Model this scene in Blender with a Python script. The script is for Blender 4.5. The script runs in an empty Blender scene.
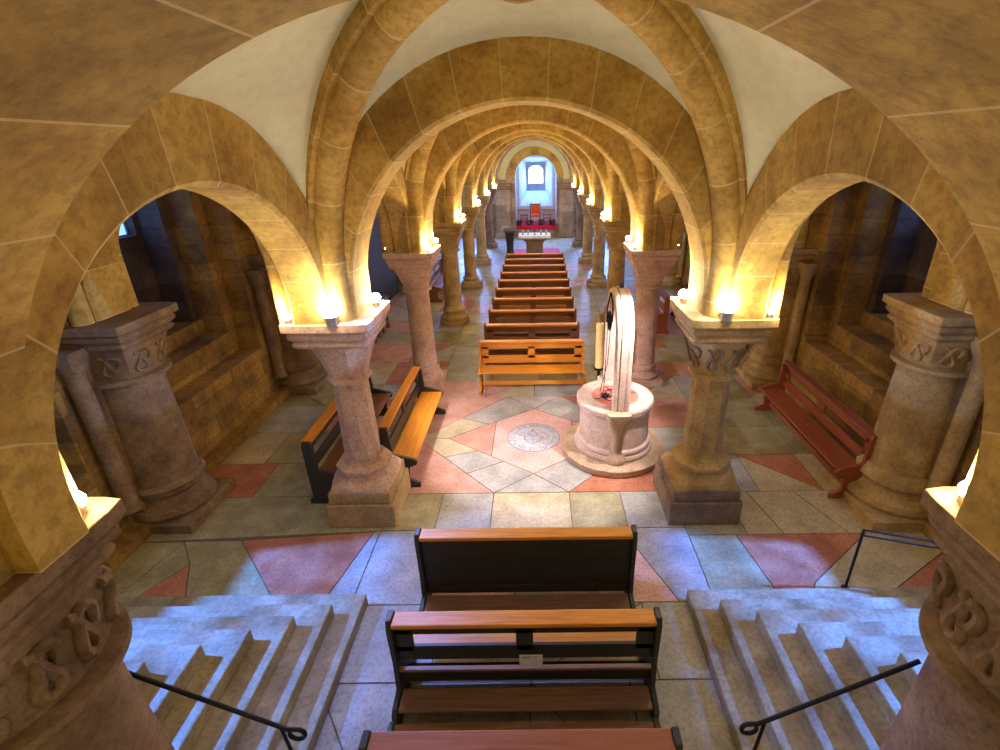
import bpy, math, random
from mathutils import Vector, Matrix
random.seed(7)
PI = math.pi
sc = bpy.context.scene
COL = sc.collection
# ------------------------------------------------------------------ metrics
A = 2.2          # half distance between the two column rows
B = 3.84         # bay length
Y0 = 5.34        # first free-standing column pair
H = 2.73         # top of the abacus
ROWS = [Y0 + B * k for k in range(6)]
YM = 1.50        # entrance arch
YE = 27.45       # end wall
XW = 5.0         # aisle walls

# ------------------------------------------------------------------ materials
def mat(name):
    m = bpy.data.materials.new(name); m.use_nodes = True
    nt = m.node_tree; b = nt.nodes['Principled BSDF']
    return m, nt, b

def N(nt, t, **k):
    n = nt.nodes.new(t)
    for a, v in k.items():
        if a in n.inputs.keys(): n.inputs[a].default_value = v
        else: setattr(n, a, v)
    return n

def ramp(nt, src, stops):
    r = N(nt, 'ShaderNodeValToRGB')
    e = r.color_ramp.elements
    while len(e) < len(stops): e.new(0.5)
    for i, (p, c) in enumerate(stops):
        e[i].position = p; e[i].color = (*c, 1)
    nt.links.new(src, r.inputs['Fac'])
    return r.outputs['Color']

def mix(nt, fac, a, b, mode='MIX'):
    n = N(nt, 'ShaderNodeMix', data_type='RGBA', blend_type=mode)
    for s, v in ((n.inputs[0], fac), (n.inputs[6], a), (n.inputs[7], b)):
        if hasattr(v, 'is_linked') or hasattr(v, 'links'): nt.links.new(v, s)
        else: s.default_value = v if not isinstance(v, tuple) else (*v, 1)[:4]
    return n.outputs[2]

def math_n(nt, op, a, b=0.0):
    n = N(nt, 'ShaderNodeMath', operation=op)
    for i, v in enumerate((a, b)):
        if hasattr(v, 'links'): nt.links.new(v, n.inputs[i])
        else: n.inputs[i].default_value = v
    return n.outputs[0]

def coords(nt, kind='Object'):
    return N(nt, 'ShaderNodeTexCoord').outputs[kind]

def stone(name, c1, c2, c3, rough=.85, scale=2.2, bump=.5, joints=None, grime=(.1, .07, .04), gf=.35, spk=.6):
    """weathered sandstone; joints: None | 'uv' voussoir joints | ('x'|'y', w, h) coursed ashlar"""
    m, nt, b = mat(name); L = nt.links
    co = N(nt, 'ShaderNodeNewGeometry').outputs['Position']
    n1 = N(nt, 'ShaderNodeTexNoise', Scale=scale, Detail=8.0, Roughness=.62); L.new(co, n1.inputs['Vector'])
    col = ramp(nt, n1.outputs['Fac'], [(.3, c1), (.52, c2), (.72, c3)])
    n2 = N(nt, 'ShaderNodeTexNoise', Scale=scale * 9, Detail=6.0, Roughness=.7); L.new(co, n2.inputs['Vector'])
    sp = ramp(nt, n2.outputs['Fac'], [(.36, (.45, .42, .4)), (.56, (1, 1, 1))])
    col = mix(nt, spk, col, sp, 'MULTIPLY')
    n3 = N(nt, 'ShaderNodeTexNoise', Scale=.7, Detail=5.0, Roughness=.6); L.new(co, n3.inputs['Vector'])
    g = ramp(nt, n3.outputs['Fac'], [(.5, (0, 0, 0)), (.72, (1, 1, 1))])
    gg = math_n(nt, 'MULTIPLY', g, gf)
    col = mix(nt, gg, col, grime)
    hgt = math_n(nt, 'ADD', math_n(nt, 'MULTIPLY', n1.outputs['Fac'], .6), math_n(nt, 'MULTIPLY', n2.outputs['Fac'], .4))
    if joints == 'uv':
        uv = coords(nt, 'UV'); s = N(nt, 'ShaderNodeSeparateXYZ'); L.new(uv, s.inputs[0])
        u = s.outputs['X']
        fl = math_n(nt, 'FLOOR', u)
        wn = N(nt, 'ShaderNodeTexWhiteNoise', noise_dimensions='1D'); L.new(fl, wn.inputs['W'])
        fr = math_n(nt, 'FRACT', u)
        d = math_n(nt, 'MINIMUM', fr, math_n(nt, 'SUBTRACT', 1.0, fr))
        line = math_n(nt, 'LESS_THAN', d, .011)
        tint = ramp(nt, wn.outputs['Value'], [(0, (.72, .66, .62)), (.5, (1, 1, 1)), (1, (1.0, .9, .78))])
        col = mix(nt, .8, col, tint, 'MULTIPLY')
        col = mix(nt, math_n(nt, 'MULTIPLY', line, .6), col, (.74, .60, .34))
        hgt = math_n(nt, 'SUBTRACT', hgt, math_n(nt, 'MULTIPLY', line, .25))
    elif joints:
        ax, w, h = joints
        s = N(nt, 'ShaderNodeSeparateXYZ'); L.new(co, s.inputs[0])
        c = N(nt, 'ShaderNodeCombineXYZ')
        L.new(s.outputs['X' if ax == 'x' else 'Y'], c.inputs[0]); L.new(s.outputs['Z'], c.inputs[1])
        br = N(nt, 'ShaderNodeTexBrick', offset=.5, squash=.8, squash_frequency=3)
        br.inputs['Scale'].default_value = 1; br.inputs['Brick Width'].default_value = w; br.inputs['Row Height'].default_value = h
        br.inputs['Mortar Size'].default_value = .012; br.inputs['Mortar Smooth'].default_value = .3
        br.inputs['Color1'].default_value = (.50, .42, .38, 1); br.inputs['Color2'].default_value = (1.0, .98, .9, 1)
        br.inputs['Mortar'].default_value = (.55, .5, .42, 1)
        L.new(c.outputs[0], br.inputs['Vector'])
        col = mix(nt, .85, col, br.outputs['Color'], 'MULTIPLY')
        hgt = math_n(nt, 'SUBTRACT', hgt, math_n(nt, 'MULTIPLY', br.outputs['Fac'], .5))
    L.new(col, b.inputs['Base Color']); b.inputs['Roughness'].default_value = rough
    bp = N(nt, 'ShaderNodeBump', Strength=bump, Distance=.03); L.new(hgt, bp.inputs['Height']); L.new(bp.outputs[0], b.inputs['Normal'])
    return m

def plain(name, c, rough=.5, metal=0.0, var=.25, scale=12, bump=.1):
    m, nt, b = mat(name); L = nt.links
    n = N(nt, 'ShaderNodeTexNoise', Scale=float(scale), Detail=5.0); L.new(coords(nt), n.inputs['Vector'])
    lo = tuple(x * (1 - var) for x in c); hi = tuple(min(1, x * (1 + var)) for x in c)
    L.new(ramp(nt, n.outputs['Fac'], [(.3, lo), (.7, hi)]), b.inputs['Base Color'])
    b.inputs['Roughness'].default_value = rough; b.inputs['Metallic'].default_value = metal
    bp = N(nt, 'ShaderNodeBump', Strength=bump, Distance=.01); L.new(n.outputs['Fac'], bp.inputs['Height']); L.new(bp.outputs[0], b.inputs['Normal'])
    return m

def wood(name, c1, c2, rough=.45, axis=0):
    m, nt, b = mat(name); L = nt.links
    mp = N(nt, 'ShaderNodeMapping'); mp.inputs['Scale'].default_value = (1.5, 22, 22) if axis == 0 else (22, 1.5, 22)
    L.new(coords(nt), mp.inputs['Vector'])
    n = N(nt, 'ShaderNodeTexNoise', Scale=1.6, Detail=7.0, Roughness=.6, Distortion=.6); L.new(mp.outputs[0], n.inputs['Vector'])
    L.new(ramp(nt, n.outputs['Fac'], [(.32, c1), (.66, c2)]), b.inputs['Base Color'])
    b.inputs['Roughness'].default_value = rough
    b.inputs['Coat Weight'].default_value = .1; b.inputs['Coat Roughness'].default_value = .35
    bp = N(nt, 'ShaderNodeBump', Strength=.08, Distance=.004); L.new(n.outputs['Fac'], bp.inputs['Height']); L.new(bp.outputs[0], b.inputs['Normal'])
    return m

def emit(name, c, s):
    m, nt, b = mat(name)
    b.inputs['Base Color'].default_value = (*c, 1)
    b.inputs['Emission Color'].default_value = (*c, 1); b.inputs['Emission Strength'].default_value = s
    return m

def pane_mat(name, c, s, t=.6):
    m, nt, b = mat(name); L = nt.links
    e = N(nt, 'ShaderNodeEmission'); e.inputs['Color'].default_value = (*c, 1); e.inputs['Strength'].default_value = s
    tr = N(nt, 'ShaderNodeBsdfTransparent'); mx = N(nt, 'ShaderNodeMixShader'); mx.inputs[0].default_value = 1 - t
    L.new(tr.outputs[0], mx.inputs[1]); L.new(e.outputs[0], mx.inputs[2])
    L.new(mx.outputs[0], nt.nodes['Material Output'].inputs['Surface'])
    return m

M = {}
OC = ((.32, .185, .03), (.57, .38, .085), (.70, .51, .15))
M['arch'] = stone('ochre_sandstone_voussoirs', *OC, joints='uv', scale=1.8)
M['rib'] = stone('ochre_sandstone_rib', (.35, .20, .03), (.58, .39, .09), (.72, .53, .17), joints='uv', scale=1.8)
M['column'] = stone('buff_sandstone', (.30, .17, .055), (.50, .33, .12), (.62, .45, .20), scale=3)
M['pink'] = stone('rosy_sandstone', (.50, .29, .20), (.66, .43, .30), (.76, .55, .40), scale=3, gf=.2)
M['grey_col'] = stone('dark_sandstone', (.14, .085, .045), (.27, .17, .09), (.38, .26, .15), scale=3, gf=.5)
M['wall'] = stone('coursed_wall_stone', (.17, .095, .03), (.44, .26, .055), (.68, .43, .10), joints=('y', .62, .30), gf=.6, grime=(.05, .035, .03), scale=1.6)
M['recess'] = stone('dark_recess_stone', (.045, .03, .03), (.11, .075, .06), (.2, .14, .09), joints=('y', .62, .30), gf=.5, grime=(.02, .015, .015), scale=1.5)  # darker stone colour for the inner recess
M['endwall'] = stone('pale_end_wall_stone', (.40, .30, .24), (.56, .44, .36), (.66, .56, .48), joints=('x', .6, .34), gf=.25)
M['white'] = stone('limewashed_plaster', (.62, .61, .37), (.70, .69, .45), (.78, .77, .53), scale=1.1, bump=.15, gf=.10, grime=(.5, .47, .36), spk=.15)
M['niche'] = stone('white_niche_plaster', (.62, .66, .74), (.74, .78, .84), (.82, .84, .88), scale=2, bump=.1, gf=.1, grime=(.5, .52, .56))
M['step'] = stone('step_stone', (.22, .17, .09), (.37, .31, .18), (.48, .43, .29), scale=3, gf=.3, rough=.6)
M['mortar'] = stone('floor_mortar', (.10, .085, .06), (.16, .13, .09), (.22, .18, .13), scale=4)
FL = [stone('grey_floor_slab', (.30, .29, .25), (.42, .41, .36), (.54, .52, .46), rough=.42, scale=3.0, bump=.15, gf=.25),
      stone('olive_floor_slab', (.24, .21, .11), (.38, .34, .18), (.50, .45, .27), rough=.45, scale=3.0, bump=.15, gf=.25),
      stone('pink_floor_slab', (.46, .21, .15), (.60, .31, .23), (.70, .42, .33), rough=.42, scale=3.0, bump=.15, gf=.15),
      stone('red_floor_slab', (.34, .11, .05), (.50, .19, .10), (.60, .29, .17), rough=.45, scale=3.0, bump=.15, gf=.2),
      stone('tan_floor_slab', (.40, .32, .17), (.54, .45, .26), (.66, .57, .38), rough=.45, scale=3.0, bump=.15, gf=.15),
      stone('rose_floor_slab', (.66, .36, .30), (.76, .47, .40), (.82, .58, .50), rough=.42, scale=3.0, bump=.12, gf=.05)]
M['medal'] = stone('pale_grey_marble', (.52, .52, .54), (.62, .62, .64), (.70, .70, .72), rough=.4, scale=4, bump=.05, gf=.05)
M['ink'] = plain('dark_inlay', (.13, .12, .17), .6)
M['well'] = stone('pale_rose_well_stone', (.58, .40, .30), (.70, .52, .40), (.80, .64, .52), scale=4, gf=.15)
M['well_shade'] = stone('shaded_well_stone', (.36, .24, .13), (.52, .36, .22), (.62, .46, .30), scale=4, gf=.25)  # browner copy of the well stone with shade put into its colour
M['well_red'] = plain('red_marble', (.62, .17, .11), .4, scale=30)
M['wood'] = wood('orange_varnished_oak', (.50, .155, .008), (.74, .29, .015))
M['woodd'] = wood('brown_oak', (.13, .045, .015), (.25, .095, .03))
M['woodk'] = wood('black_shaded_oak', (.016, .015, .013), (.035, .032, .026), .5)  # near-black colour holds the unlit look of the foreground pew backs
M['woodm'] = wood('dull_kneeler_oak', (.20, .10, .05), (.32, .17, .09), .5)
M['woodr'] = wood('dark_red_mahogany', (.19, .04, .012), (.36, .095, .028))
M['woodc'] = wood('reddish_brown_oak', (.24, .07, .02), (.36, .12, .04))
M['seatm'] = wood('worn_seat_oak', (.33, .17, .07), (.46, .26, .12), .45)
M['iron'] = plain('black_iron', (.018, .018, .022), .45, .7)
M['bronze'] = plain('dark_bronze', (.045, .04, .035), .45, .6)
M['fixture'] = plain('grey_lamp_metal', (.35, .35, .36), .35, .8)
M['lens'] = emit('lit_lamp_lens', (1.0, .93, .82), 30)
M['lensb'] = emit('bright_projector_lens', (1.0, .95, .97), 45)
M['red'] = plain('crimson_carpet', (.62, .01, .06), .9, scale=60)
M['redcloth'] = plain('pink_red_carpet', (.62, .10, .17), .9, scale=60)
M['orange'] = plain('orange_upholstery', (.85, .10, .01), .8)
M['cloth'] = plain('white_altar_cloth', (.72, .80, .86), .8)
M['wax'] = plain('yellow_candle_wax', (.86, .62, .22), .5, var=.08)
M['green'] = plain('dark_green_box_foliage', (.03, .06, .035), .8, scale=40, bump=.8)
M['paper'] = plain('white_paper', (.72, .70, .76), .8, var=.05)
M['paperb'] = plain('pale_blue_print', (.30, .36, .62), .8, var=.2)
M['door'] = wood('almost_black_door_oak', (.012, .008, .010), (.026, .018, .022), .7)
M['pane'] = pane_mat('sky_blue_window_pane', (.16, .36, 1.0), 3.0, .7)
M['panew'] = emit('white_bright_window_pane', (.85, .93, 1.0), 3)
M['lead'] = plain('window_lead', (.03, .03, .04), .6)

# ------------------------------------------------------------------ mesh builder
class MB:
    def __init__(s): s.v = []; s.f = []; s.m = []; s.uv = []
    def add(s, vs, fs, m=0, uvs=None):
        o = len(s.v); s.v += [tuple(v) for v in vs]
        for i, f in enumerate(fs):
            s.f.append([o + k for k in f]); s.m.append(m)
            s.uv.append(uvs[i] if uvs else [(0.5, 0.5)] * len(f))
        return s
    def box(s, x0, x1, y0, y1, z0, z1, m=0):
        vs = [(x, y, z) for z in (z0, z1) for y in (y0, y1) for x in (x0, x1)]
        return s.add(vs, [(0, 2, 3, 1), (4, 5, 7, 6), (0, 1, 5, 4), (2, 6, 7, 3), (0, 4, 6, 2), (1, 3, 7, 5)], m)
    def prism(s, poly, axis, a, b, m=0):
        """poly in the plane across `axis`; extruded from a to b"""
        n = len(poly)
        def P(p, t):
            return {'x': (t, p[0], p[1]), 'y': (p[0], t, p[1]), 'z': (p[0], p[1], t)}[axis]
        vs = [P(p, a) for p in poly] + [P(p, b) for p in poly]
        fs = [tuple(range(n))[::-1], tuple(range(n, 2 * n))] + [(i, (i + 1) % n, n + (i + 1) % n, n + i) for i in range(n)]
        return s.add(vs, fs, m)
    def loft(s, rings, n=40, cx=0, cy=0, m=0, cap=True):
        """rings: (radius, z, shape) shape 0 circle .. 1 square, -1 octagon, twist optional"""
        vs = []
        for rg in rings:
            r, z, sh = rg[:3]; tw = rg[3] if len(rg) > 3 else 0
            for i in range(n):
                t = 2 * PI * i / n
                if sh >= 0:
                    q = r / max(abs(math.cos(t)), abs(math.sin(t))); q = min(q, r * 1.37); rr = r * (1 - sh) + q * sh
                else:
                    u = (t % (PI / 4)) - PI / 8; q = r / math.cos(u) * .98; rr = r * (1 + sh) + q * (-sh)
                    t += PI / 8
                vs.append((cx + rr * math.cos(t + tw), cy + rr * math.sin(t + tw), z))
        k = len(rings); fs = []
        for j in range(k - 1):
            for i in range(n):
                a = j * n + i; b = j * n + (i + 1) % n
                fs.append((a, b, b + n, a + n))
        if cap: fs += [tuple(range(n))[::-1], tuple(range((k - 1) * n, k * n))]
        return s.add(vs, fs, m)
    def tube(s, pts, r, n=10, m=0, closed=False, ulen=None):
        pts = [Vector(p) for p in pts]; k = len(pts); vs = []; L = [0]
        for i in range(1, k): L.append(L[-1] + (pts[i] - pts[i - 1]).length)
        up0 = None
        for i, p in enumerate(pts):
            if closed: d = pts[(i + 1) % k] - pts[i - 1]
            else: d = pts[min(i + 1, k - 1)] - pts[max(i - 1, 0)]
            d.normalize()
            if up0 is None:
                up0 = Vector((0, 0, 1)) if abs(d.z) < .9 else Vector((1, 0, 0))
            sd = d.cross(up0).normalized(); up0 = sd.cross(d).normalized()
            rr = r[i] if isinstance(r, (list, tuple)) else r
            for j in range(n):
                t = 2 * PI * j / n
                vs.append(p + sd * (rr * math.cos(t)) + up0 * (rr * math.sin(t)))
        fs = []; uvs = []
        for i in range(k if closed else k - 1):
            a = i * n; b = ((i + 1) % k) * n
            for j in range(n):
                fs.append((a + j, a + (j + 1) % n, b + (j + 1) % n, b + j))
                if ulen: uvs.append([(L[i] / ulen, 0), (L[i] / ulen, 0), (L[min(i + 1, k - 1)] / ulen, 0), (L[min(i + 1, k - 1)] / ulen, 0)])
        if not closed:
            fs += [tuple(range(n))[::-1], tuple(range((k - 1) * n, k * n))]
            if ulen: uvs += [[(.5, 0)] * n] * 2
        return s.add(vs, fs, m, uvs if ulen else None)
    def build(s, name, mats, parent=None, smooth=0, bevel=0):
        me = bpy.data.meshes.new(name); me.from_pydata(s.v, [], s.f)
        if not isinstance(mats, (list, tuple)): mats = [mats]
        for x in mats: me.materials.append(x)
        me.polygons.foreach_set('material_index', s.m)
        ul = me.uv_layers.new(name='UVMap'); flat = []
        for p in s.uv:
            for q in p: flat += [q[0], q[1]]
        ul.data.foreach_set('uv', flat)
        me.validate(); me.update()
        if smooth:
            me.polygons.foreach_set('use_smooth', [True] * len(me.polygons))
            me.set_sharp_from_angle(angle=math.radians(smooth))
        o = bpy.data.objects.new(name, me); COL.objects.link(o)
        if parent: o.parent = parent
        if bevel:
            bv = o.modifiers.new('bevel', 'BEVEL'); bv.width = bevel; bv.segments = 2; bv.limit_method = 'ANGLE'
        return o

def tag(o, label=None, cat=None, group=None, kind=None):
    if label: o['label'] = label
    if cat: o['category'] = cat
    if group: o['group'] = group
    if kind: o['kind'] = kind
    return o
def empty(name, loc, rz=0, label=None, cat=None, group=None):
    o = bpy.data.objects.new(name, None); COL.objects.link(o); o.empty_display_size = .2
    o.location = loc; o.rotation_euler = (0, 0, rz)
    return tag(o, label, cat, group)
def struct(o, label=None): o['kind'] = 'structure'; return tag(o, label)
def copy_tree(o, parent=None):
    c = o.copy(); COL.objects.link(c); c.parent = parent
    for ch in list(o.children): copy_tree(ch, c)
    return c

ORD = ['nearest', 'second', 'third', 'fourth', 'fifth', 'sixth', 'seventh', 'eighth', 'ninth', 'farthest']

# ------------------------------------------------------------------ vault webs
def vault_cell(mb, cx, ax, y0, y1, hc, hs, hb=None, p=1.5, n=32, z0=3.25, flare=0.0):
    """four webs of a ribbed groin vault over one bay; hc crown height, hs side lunette height, hb lunette over transverse arches"""
    cy = (y0 + y1) / 2; by = (y1 - y0) / 2; hb = hb or hc
    def patch(fn):
        vs = []; fs = []
        for i in range(n + 1):
            for j in range(n + 1):
                th = -PI / 2 + PI * i / n; s = math.sin(th)      # along the curved direction
                t = abs(s) + (1 - abs(s)) * j / n                # from the groin outwards
                q = fn(s, t); vs.append((cx + (q[0] - cx) * (1 + flare * (y1 - q[1]) / (y1 - y0)), q[1], q[2]))
        for i in range(n):
            for j in range(n):
                a = i * (n + 1) + j
                fs.append((a, a + 1, a + n + 2, a + n + 1))
        mb.add(vs, fs)
    def zz(s, t, h2):
        c = math.sqrt(max(0, 1 - s * s)); s = abs(s)
        w = ((t - s) / (1 - s)) ** p if s < .999 else 0
        return z0 + hc * c - (hc - h2) * c * w
    for sg in (-1, 1):
        patch(lambda s, t: (cx + ax * s, cy + sg * by * t, zz(s, t, hb)))
        patch(lambda s, t: (cx + sg * ax * t, cy + by * s, zz(s, t, hs)))

CLEAR = [(1.935, ROWS[0] - .28)] + [(ROWS[k] + .28, ROWS[k + 1] - .28) for k in range(5)] + [(ROWS[5] + .28, YE - .1)]
bays = [(YM + .1, ROWS[0])] + [(ROWS[k], ROWS[k + 1]) for k in range(5)] + [(ROWS[5], YE)]
mb = MB()
for (a, b) in CLEAR:
    vault_cell(mb, 0, 2.06, a - .04, b + .04, 2.36, 1.40, 2.02, flare=.10 if a < 3 else 0)
    for sg in (-1, 1):
        vault_cell(mb, sg * 3.72, 1.30, a - .04, b + .04, 1.75, 1.40, 1.55)
# barrel of the entrance passage behind the first arch
vs = []; fs = []
for i in range(25):
    t = PI * i / 24
    for y in (-1.6, YM + .1): vs.append((-2.3 * math.cos(t), y, 2.75 + 2.6 * math.sin(t)))
for i in range(24): fs.append((2 * i, 2 * i + 1, 2 * i + 3, 2 * i + 2))
mb.add(vs, fs)
struct(mb.build('ceiling', M['white'], smooth=50))

# ------------------------------------------------------------------ arches
def arch_mesh(mb, axis, c, pos, w, ri, hi, ro, ho, z0=H, n=40, vn=None, ch=.03, st=None):
    """ring of voussoirs. axis 'y': spans x around c at y=pos ; axis 'x': spans y around c at x=pos. w thickness"""
    prof = []
    vs = []; fs = []; uvs = []
    vn = vn or max(7, int(PI * ri / .42)) | 1
    for i in (([-1] if st else []) + list(range(n + 1)) + ([n + 1] if st else [])):
        t = PI * min(max(i, 0), n) / n; C, S = -math.cos(t), math.sin(t)
        if i in (-1, n + 1): S = 0; zz_ = z0; z0 = st
        pin = (c + ri * C, z0 + hi * S); pout = (c + ro * C, z0 + ho * S)
        pin2 = (c + (ri + ch) * C, z0 + (hi + ch) * S)
        for (q, o) in ((pin, -w / 2 + ch), (pin, w / 2 - ch), (pin2, w / 2), (pout, w / 2), (pout, -w / 2), (pin2, -w / 2)):
            vs.append((q[0], pos + o, q[1]) if axis == 'y' else (pos + o, q[0], q[1]))
        if i in (-1, n + 1): z0 = zz_
    if st: n += 2
    for i in range(n):
        for j in range(6):
            a = i * 6 + j; b = i * 6 + (j + 1) % 6
            fs.append((a, b, b + 6, a + 6))
            u0 = i / n * vn; u1 = (i + 1) / n * vn
            uvs.append([(u0, 0), (u0, 1), (u1, 1), (u1, 0)])
    mb.add(vs, fs, 0, uvs)

def thing_mesh(o, label, cat, group=None): return tag(o, label, cat, group)

# entrance arch (its wide soffit frames the photograph)
mb = MB(); arch_mesh(mb, 'y', 0, 1.22, 1.34, 2.18, 2.08, 2.78, 2.75, z0=2.78, n=64, vn=13, ch=.045, st=H)
tag(mb.build('transverse_arch', M['arch'], smooth=30), 'wide dark ochre sandstone arch framing the view overhead, nearest the camera', 'arch')
# transverse arches of the nave
NAMEA = ['first free-standing column pair with the star-bright lamps', 'second pair of columns just behind the well', 'third pair of columns',
         'fourth pair of columns', 'fifth pair of columns', 'sixth pair of columns beside the altar']
for k, y in enumerate(ROWS):
    mb = MB(); arch_mesh(mb, 'y', 0, y, .56, 1.85, 1.85, 2.12, 2.46, z0=2.94, n=56, vn=15, st=H)
    tag(mb.build('transverse_arch', M['arch'], smooth=30), 'ochre sandstone nave arch springing from the ' + NAMEA[k], 'arch', 'nave transverse arches')
mb = MB(); arch_mesh(mb, 'y', 0, YE - .2, .3, 1.85, 1.85, 2.12, 2.46, z0=2.94, n=40, vn=15, st=H)
tag(mb.build('transverse_arch', M['endwall'], smooth=30), 'pale ochre arch flat against the end wall above the altar niche', 'arch', 'nave transverse arches')
# arcade arches (between the columns) on both sides, aisle transverse arches, ribs
for sg, side in ((-1, 'left'), (1, 'right')):
    for k, (a, b) in enumerate(bays):
        c = (a + b) / 2; rr = (b - a) / 2 - .31
        if k == 0: c = 3.38; rr = 1.50
        mb = MB(); arch_mesh(mb, 'x', c, sg * 2.27, .40, rr, 1.29, rr + .28, 1.86, z0=2.90, n=48, vn=11, st=H)
        nm = ['big arcade arch between entrance pier and first column', 'arcade arch between first and second columns', 'arcade arch between second and third columns',
              'arcade arch between third and fourth columns', 'arcade arch between fourth and fifth columns', 'arcade arch between fifth and sixth columns', 'narrow arcade arch beside the end wall'][k]
        tag(mb.build('arcade_arch', M['arch'], smooth=30), 'ochre stone %s, %s row' % (nm, side), 'arch', 'arcade arches along the aisles')
    for k, y in enumerate(ROWS):
        mb = MB(); arch_mesh(mb, 'y', sg * 3.62, y, .5, 1.03, 1.30, 1.34, 1.95, z0=2.90, n=40, vn=9, st=H)
        tag(mb.build('aisle_arch', M['arch'], smooth=30), 'ochre aisle arch from the %s column to the %s outer wall' % (ORD[k] if k < 5 else 'last', side), 'arch', 'aisle arches')

def arch_path(cx, ax, y0, y1, h, flip, n=40, inset=.22, drop=0.0, wide=0.0):
    cy = (y0 + y1) / 2; by = (y1 - y0) / 2 - inset; zs = 3.30
    P = [(cx + (ax + (wide if flip * math.sin(t) < 0 else 0)) * math.sin(t), cy + flip * by * math.sin(t), zs + h * math.cos(t) - drop) for t in [-PI / 2 + PI * i / n for i in range(n + 1)]]
    return [(P[0][0], P[0][1], H), (P[0][0], P[0][1], H + .28)] + P + [(P[-1][0], P[-1][1], H + .28), (P[-1][0], P[-1][1], H)]
def band(mb, path, w, d, ulen):
    """flat band following the rib path (rectangular section behind the roll)"""
    p = [Vector(q) for q in path]; k = len(p); vs = []; fs = []; uvs = []; L = 0
    hd = (p[-1] - p[0]); hd.z = 0; hd.normalize(); sd = Vector((hd.y, -hd.x, 0))
    Ls = [0]
    for i in range(k):
        if i: L += (p[i] - p[i - 1]).length; Ls.append(L)
        dd = p[min(i + 1, k - 1)] - p[max(i - 1, 0)]; dd.normalize(); up = sd.cross(dd).normalized()
        if up.z < 0: up = -up
        for (a, b) in ((-1, 0), (1, 0), (1, 1), (-1, 1)):
            vs.append(p[i] + sd * (w / 2 * a) + up * (d * b))
    for i in range(k - 1):
        for j in range(4):
            a = i * 4 + j; b = i * 4 + (j + 1) % 4
            fs.append((a, b, b + 4, a + 4)); uvs.append([(Ls[i] / ulen, 0), (Ls[i] / ulen, 0), (Ls[i + 1] / ulen, 0), (Ls[i + 1] / ulen, 0)])
    mb.add(vs, fs, 0, uvs)
for k, (a, b) in enumerate(CLEAR):
    r = empty('vault_rib', (0, (a + b) / 2, H), label='crossing roll-moulded ochre ribs of the nave vault in the %s bay from the camera' % (ORD[k] if k < 6 else 'last'), cat='vault rib', group='nave vault ribs')
    if k == 0: a = 1.80
    for fl in (-1, 1):
        mb = MB(); pth = arch_path(0, 2.02, a, b, 2.20, fl, inset=.04, wide=.30 if k == 0 else 0)
        pth = [(x, y - (a + b) / 2, z - H) for x, y, z in pth]
        mb.tube(pth, .15, 14, ulen=.62)
        mb.build('rib_roll', M['rib'], r, smooth=60)
        mb = MB(); band(mb, pth, .40, .26, .62); mb.build('rib_band', M['rib'], r, smooth=30)
    if k < 3:
        mb = MB(); mb.loft([(.02, 2.44, 0), (.10, 2.46, 0), (.13, 2.50, 0), (.10, 2.56, 0), (.19, 2.62, 0), (.22, 2.70, 0), (.2, 2.84, 0)], 24)
        mb.build('boss', M['rib'], r, smooth=60)
for sg, side in ((-1, 'left'), (1, 'right')):
    for k, (a, b) in enumerate(CLEAR[:6]):
        mb = MB()
        for fl in (-1, 1): mb.tube(arch_path(sg * 3.66, 1.10, a, b, 1.60, fl, 28, .04), .10, 10, ulen=.6)
        tag(mb.build('aisle_vault_rib', M['rib'], smooth=60), 'thin crossing ribs of the %s aisle vault, bay %s from the camera' % (side, ORD[k]), 'vault rib', 'aisle vault ribs')

# ------------------------------------------------------------------ walls
def wall_side(sg, name):
    mb = MB()
    def bx(x0, x1, y0, y1, z0, z1, m=0):
        a, b = sorted((sg * x0, sg * x1)); mb.box(a, b, y0, y1, z0, z1, m)
    ye = YE; holes = []
    cs = [3.42] + [(ROWS[k] + ROWS[k + 1]) / 2 for k in range(5)]
    hw = 1.2
    bx(XW - .20, XW, -.5, ye, 0, .16)                     # stone plinth course along the wall
    bx(XW, 6.9, -1.6, ye, 0, 1.10)
    bx(XW, 6.9, -1.6, ye, 4.30, 5.0)
    prev = -1.6
    for i, c in enumerate(cs):
        bx(XW, 6.9, prev, c - hw, 1.10, 4.30); prev = c + hw
        # second order of the recess
        for s in (-1, 1):
            y1, y2 = sorted((c + s * hw, c + s * (hw - .24))); bx(XW + .38, 6.9, y1, y2, 1.10, 4.30)
        bx(XW + .38, 6.6, c - hw + .24, c + hw - .24, 1.10, 1.48, 0)
        bx(XW + .76, 6.6, c - hw + .24, c + hw - .24, 1.48, 1.74, 0)
        for s in (-1, 1):
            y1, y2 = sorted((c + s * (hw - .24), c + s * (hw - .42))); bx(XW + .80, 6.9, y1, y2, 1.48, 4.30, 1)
        bx(XW + .38, XW + .8, c - hw + .24, c + hw - .24, 4.12, 4.30)
        # back of the recess around the window
        w0, w1, z0, z1 = (c - .70, c + .70, 3.22, 4.18) if i else (c - .75, c + .75, 2.95, 4.22)
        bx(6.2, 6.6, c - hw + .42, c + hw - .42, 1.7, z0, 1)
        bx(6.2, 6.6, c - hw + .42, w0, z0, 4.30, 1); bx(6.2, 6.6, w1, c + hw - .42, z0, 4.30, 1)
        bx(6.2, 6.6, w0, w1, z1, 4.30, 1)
        holes.append((c, w0, w1, z0, z1))
    bx(XW, 6.9, prev, ye, 1.10, 4.30)
    struct(mb.build(name, [M['wall'], M['recess']]))
    return holes
HL = wall_side(-1, 'wall_left'); HR = wall_side(1, 'wall_right')
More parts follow.
